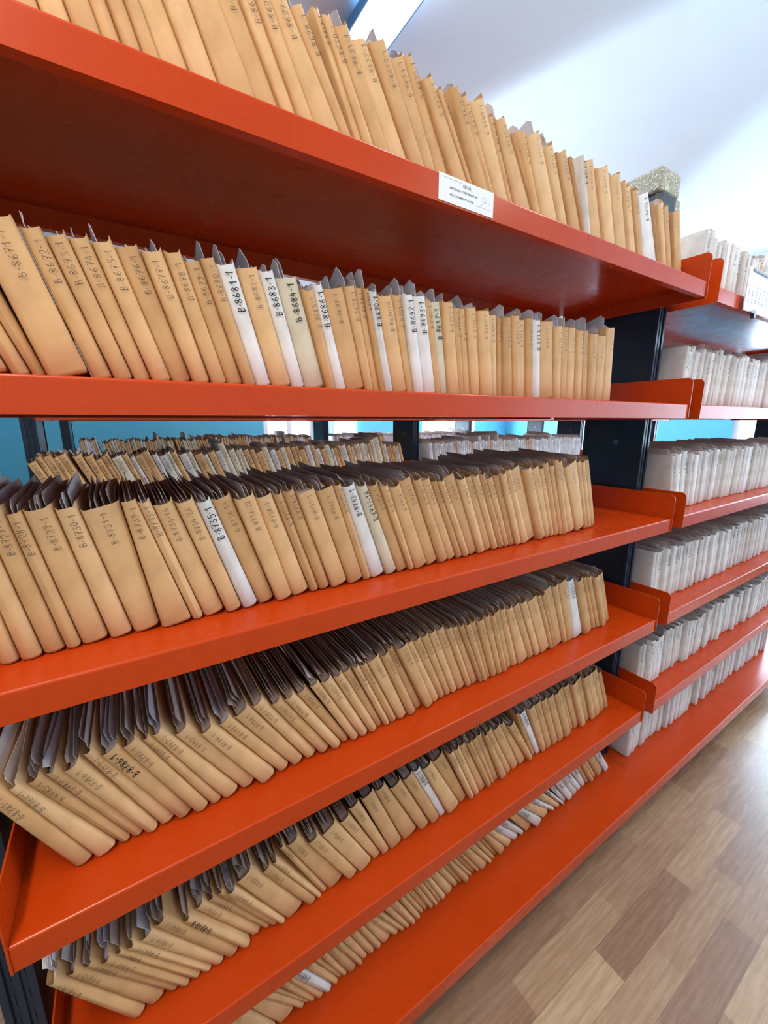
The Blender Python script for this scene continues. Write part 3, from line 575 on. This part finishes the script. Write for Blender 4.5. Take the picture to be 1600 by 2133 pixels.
for s in range(1, 7):
    lf, tr, Hr, xend = B2[s]
    L = fill(1.872 if s != 3 else 1.905, xend, s, lf, tr, Hr, 500+s, .0 if s < 5 else .05)
    for i, (x, t, a, H) in enumerate(L):
        rng = random.Random(9000+s*100+i)
        kind = 'p' if (i == 0 and s < 3) else 'w' if rng.random() < .6 else 'p'
        o = file_thing('white_file', x, YF+rng.uniform(-.012, .012), ZS[s], t, t, a, H, kind, 'B-%d-1' % (9000+s*60+i), .20 if s == 1 else .31, 'low' if s in (1, 5, 6) else 'fan', s*997+i, big=(rng.random() < .45))
        tag(o, '%s%s file, %s from the navy post on the %s shelf of the second bay' % (size_word(t), 'cream' if kind == 'c' else 'white', ordinal(i+1), ORD[s]), 'white file', 'white files on the %s shelf of the second bay' % ORD[s])

# what is left past that: the third bay, and everything on the two racks behind
def mass(name, specs, mats, label, cat):
    mb = MB(); rng = random.Random(3)
    for (xa, xb, y0, s, leanf, tr, Hr, pick) in specs:
        for (x, t, a, H) in fill(xa, xb, s, leanf, tr, Hr, int(xa*100)+s*7+int(y0*10), .04):
            z = ZS[s]+.0003; mi = pick(rng)
            if rng.random() < .04: H *= 1.22
            cover(mb, t, t, H, .29, rng, mi, x, y0+YF, z+(math.sin(-a)*t if a < 0 else 0), a)
            sheets(mb, t, t, H, .29, rng, 'mass', 4, x, y0+YF, z, a)
            if y0 < 2:
                ca, sa = math.cos(a), math.sin(a); g, Lg = strokes('B-%d-1' % rng.randint(8000, 8999), rng)
                gh = t*.45; gl = min(gh, .07/Lg); zt = H-.014-Lg*gl
                for pl in g:
                    ribbon(mb, [(u*gl, v*gh) for u, v in pl], .0012, lambda u, v: (x+(t*.5-(v-gh*.5))*ca-(zt+u)*sa, y0+YF-.0032, z+(t*.5-(v-gh*.5))*sa+(zt+u)*ca), 5)
    o = mb.build(name, mats, fix=False); tag(o, label, cat, kind='stuff'); return o
MATS = [KRAFT, WHITE, CREAM, PALE, SHEET, MARKER]
kr = lambda r: 0 if r.random() < .62 else (2 if r.random() < .55 else 3)
wh = lambda r: 1 if r.random() < .75 else (3 if r.random() < .6 else 0)
sp = []
for s in (2, 3, 4, 5):
    sp.append((X0-.035, X1-.06, Y2, s, lambda u: .40-.14*u, (.018, .036), (.205, .235), kr))
for s in (3, 4):
    sp.append((X0+.02, X1-.08, Y3, s, lambda u: .18+.05*math.sin(u*20), (.012, .022), (.205, .235), kr))
mass('kraft_files', sp, MATS, 'rows of paper files filling the two racks behind, seen through the gaps', 'files')
sp = []
for s in (2, 3, 4):
    sp.append((1.90, 3.72, Y2, s, lambda u: .16-.14*u, (.013, .022), (.205, .225), wh)); sp.append((1.90, 3.72, Y3, s, lambda u: .05, (.013, .022), (.205, .225), wh))
for s in range(1, 6):
    if s: sp.append((B2[s][3]+.01, 3.80, 0, s, lambda u: .03, (.016, .026), (.20, .235), wh))
mass('white_files', sp, MATS, 'rows of white files beyond the second bay and on the racks behind', 'files')

# ------------------------------------------------------------------ printed shelf label on the top lip
def printed(text, size, x, z, mb, mi, bold=0):
    cu = bpy.data.curves.new('t', 'FONT'); cu.body = text; cu.size = size; cu.offset = bold
    to = bpy.data.objects.new('t', cu); COL.objects.link(to)
    me = bpy.data.meshes.new_from_object(to.evaluated_get(bpy.context.evaluated_depsgraph_get()))
    mb.add([(x+v.co.x, -.00062, z+v.co.y) for v in me.vertices], [tuple(p.vertices) for p in me.polygons], mi)
    bpy.data.objects.remove(to); bpy.data.curves.remove(cu); bpy.data.meshes.remove(me)
lb = SH[(0, 1)]
mb = MB(); lw, lh = .148, .0465
mb.box(0, lw, -.0005, .0, 0, lh, 0)
printed('REGA\u0141', .0075, .062, .0345, mb, 1, .0001)
printed('MATERIA\u0141Y OTRZYMANE NR', .0056, .028, .0245, mb, 1, .0001); printed('POCZ. NUMER W STANIE', .0056, .028, .0130, mb, 1, .0001)
rng = random.Random(5)
st_, _l = strokes('15', rng)
for pl in st_: ribbon(mb, [(u*.009, v*.008) for u, v in pl], .0005, lambda u, v: (.114+u, -.0006, .0235+v), 1)
st_, _l = strokes('1', rng)
for pl in st_: ribbon(mb, [(u*.007, v*.006) for u, v in pl], .0005, lambda u, v: (.112+u, -.0006, .0135+v), 1)
for z_, xa_, xb_ in ((.0225, .112, .137), (.0115, .100, .137), (.041, .008, .060)):
    mb.box(xa_, xb_, -.00062, -.0005, z_, z_+.0004, 1)
lo = mb.build('shelf_label', [LABEL_PAPER, MARKER], lb, fix=False); lo.location = (.574-X0, -.0004, -.0465)
lo['label'] = 'white printed paper label taped to the top shelf lip'

# ------------------------------------------------------------------ bins with speckled boards on the top shelf, sheet hung over the lip
def bin_(x0, x1, y0, y1, z0, z1, label):
    o = empty('plastic_bin', ((x0+x1)/2, (y0+y1)/2, z0)); mb = MB(); hx, hy, h = (x1-x0)/2, (y1-y0)/2, z1-z0
    lv = [(0, .72), (h*.86, .97), (h*.86, 1.06), (h, 1.08), (h, 1.0), (.006, .70)]
    vs = []
    for z, s_ in lv:
        for sx, sy in ((-1, -.8), (-.8, -1), (.8, -1), (1, -.8), (1, .8), (.8, 1), (-.8, 1), (-1, .8)): vs.append((sx*hx*s_, sy*hy*s_, z))
    fs = [(k_*8+j, k_*8+(j+1) % 8, (k_+1)*8+(j+1) % 8, (k_+1)*8+j) for k_ in range(5) for j in range(8)]
    mb.add(vs, fs); mb.f += [tuple(range(8))[::-1], tuple(range(40, 48))]; mb.m += [0, 0]; mb.sm += [False, False]
    mb.build('bin_body', BLACKP, o); tag(o, label, 'bin', 'black bins on the top shelf'); return o
def slab(x0, x1, y0, y1, z0, z1, label):
    mb = MB(); mb.box(x0, x1, y0, y1, z0, z1); o = mb.build('speckled_block', SPECK); bevel(o, .012, 3); tag(o, label, 'block', 'speckled blocks on the bins'); return o
bin_(1.985, 2.110, .31, .545, ZS[1], 2.660, 'black tapered plastic bin under the larger speckled block')
slab(1.965, 2.125, .300, .720, 2.661, 2.75, 'larger grey speckled block lying on a black bin at the top')
bin_(2.150, 2.225, .36, .545, ZS[1], 2.625, 'black plastic bin under the smaller speckled block')
slab(2.135, 2.235, .340, .560, 2.626, 2.70, 'smaller grey speckled block lying on the second black bin')
o = empty('hanging_card', (2.045, -.008, 2.155))
mb = MB(); mb.box(0, .30, -.008, -.004, 0, .15, 0)
for q in range(6):
    st_, Lg = strokes('%d-%d-%d' % (rng.randint(10, 99), rng.randint(100, 999), rng.randint(1, 9)), rng)
    for pl in st_: ribbon(mb, [(u*.012, v*.010) for u, v in pl], .0014, lambda u, v: (.03+q*.036-v, -.0084, .03+rng.uniform(0, .0002)+u), 1)
mb.build('card', [LABEL_PAPER, MARKER], o, fix=False)
mb = MB(); mb.box(.03, .30, -.012, -.003, .138, .146); mb.build('top_bar', simple('grey_strip', (.25, .3, .33), .4), o)
mb = MB(); mb.prism([(.035, -.002), (.09, .010), (.11, .004), (.11, -.018), (.095, -.018), (.09, -.004)], 'y', -.014, -.002); mb.build('clip', BLACKP, o)
tag(o, 'white card of handwritten numbers hung over the top shelf lip with a black clip', 'card')
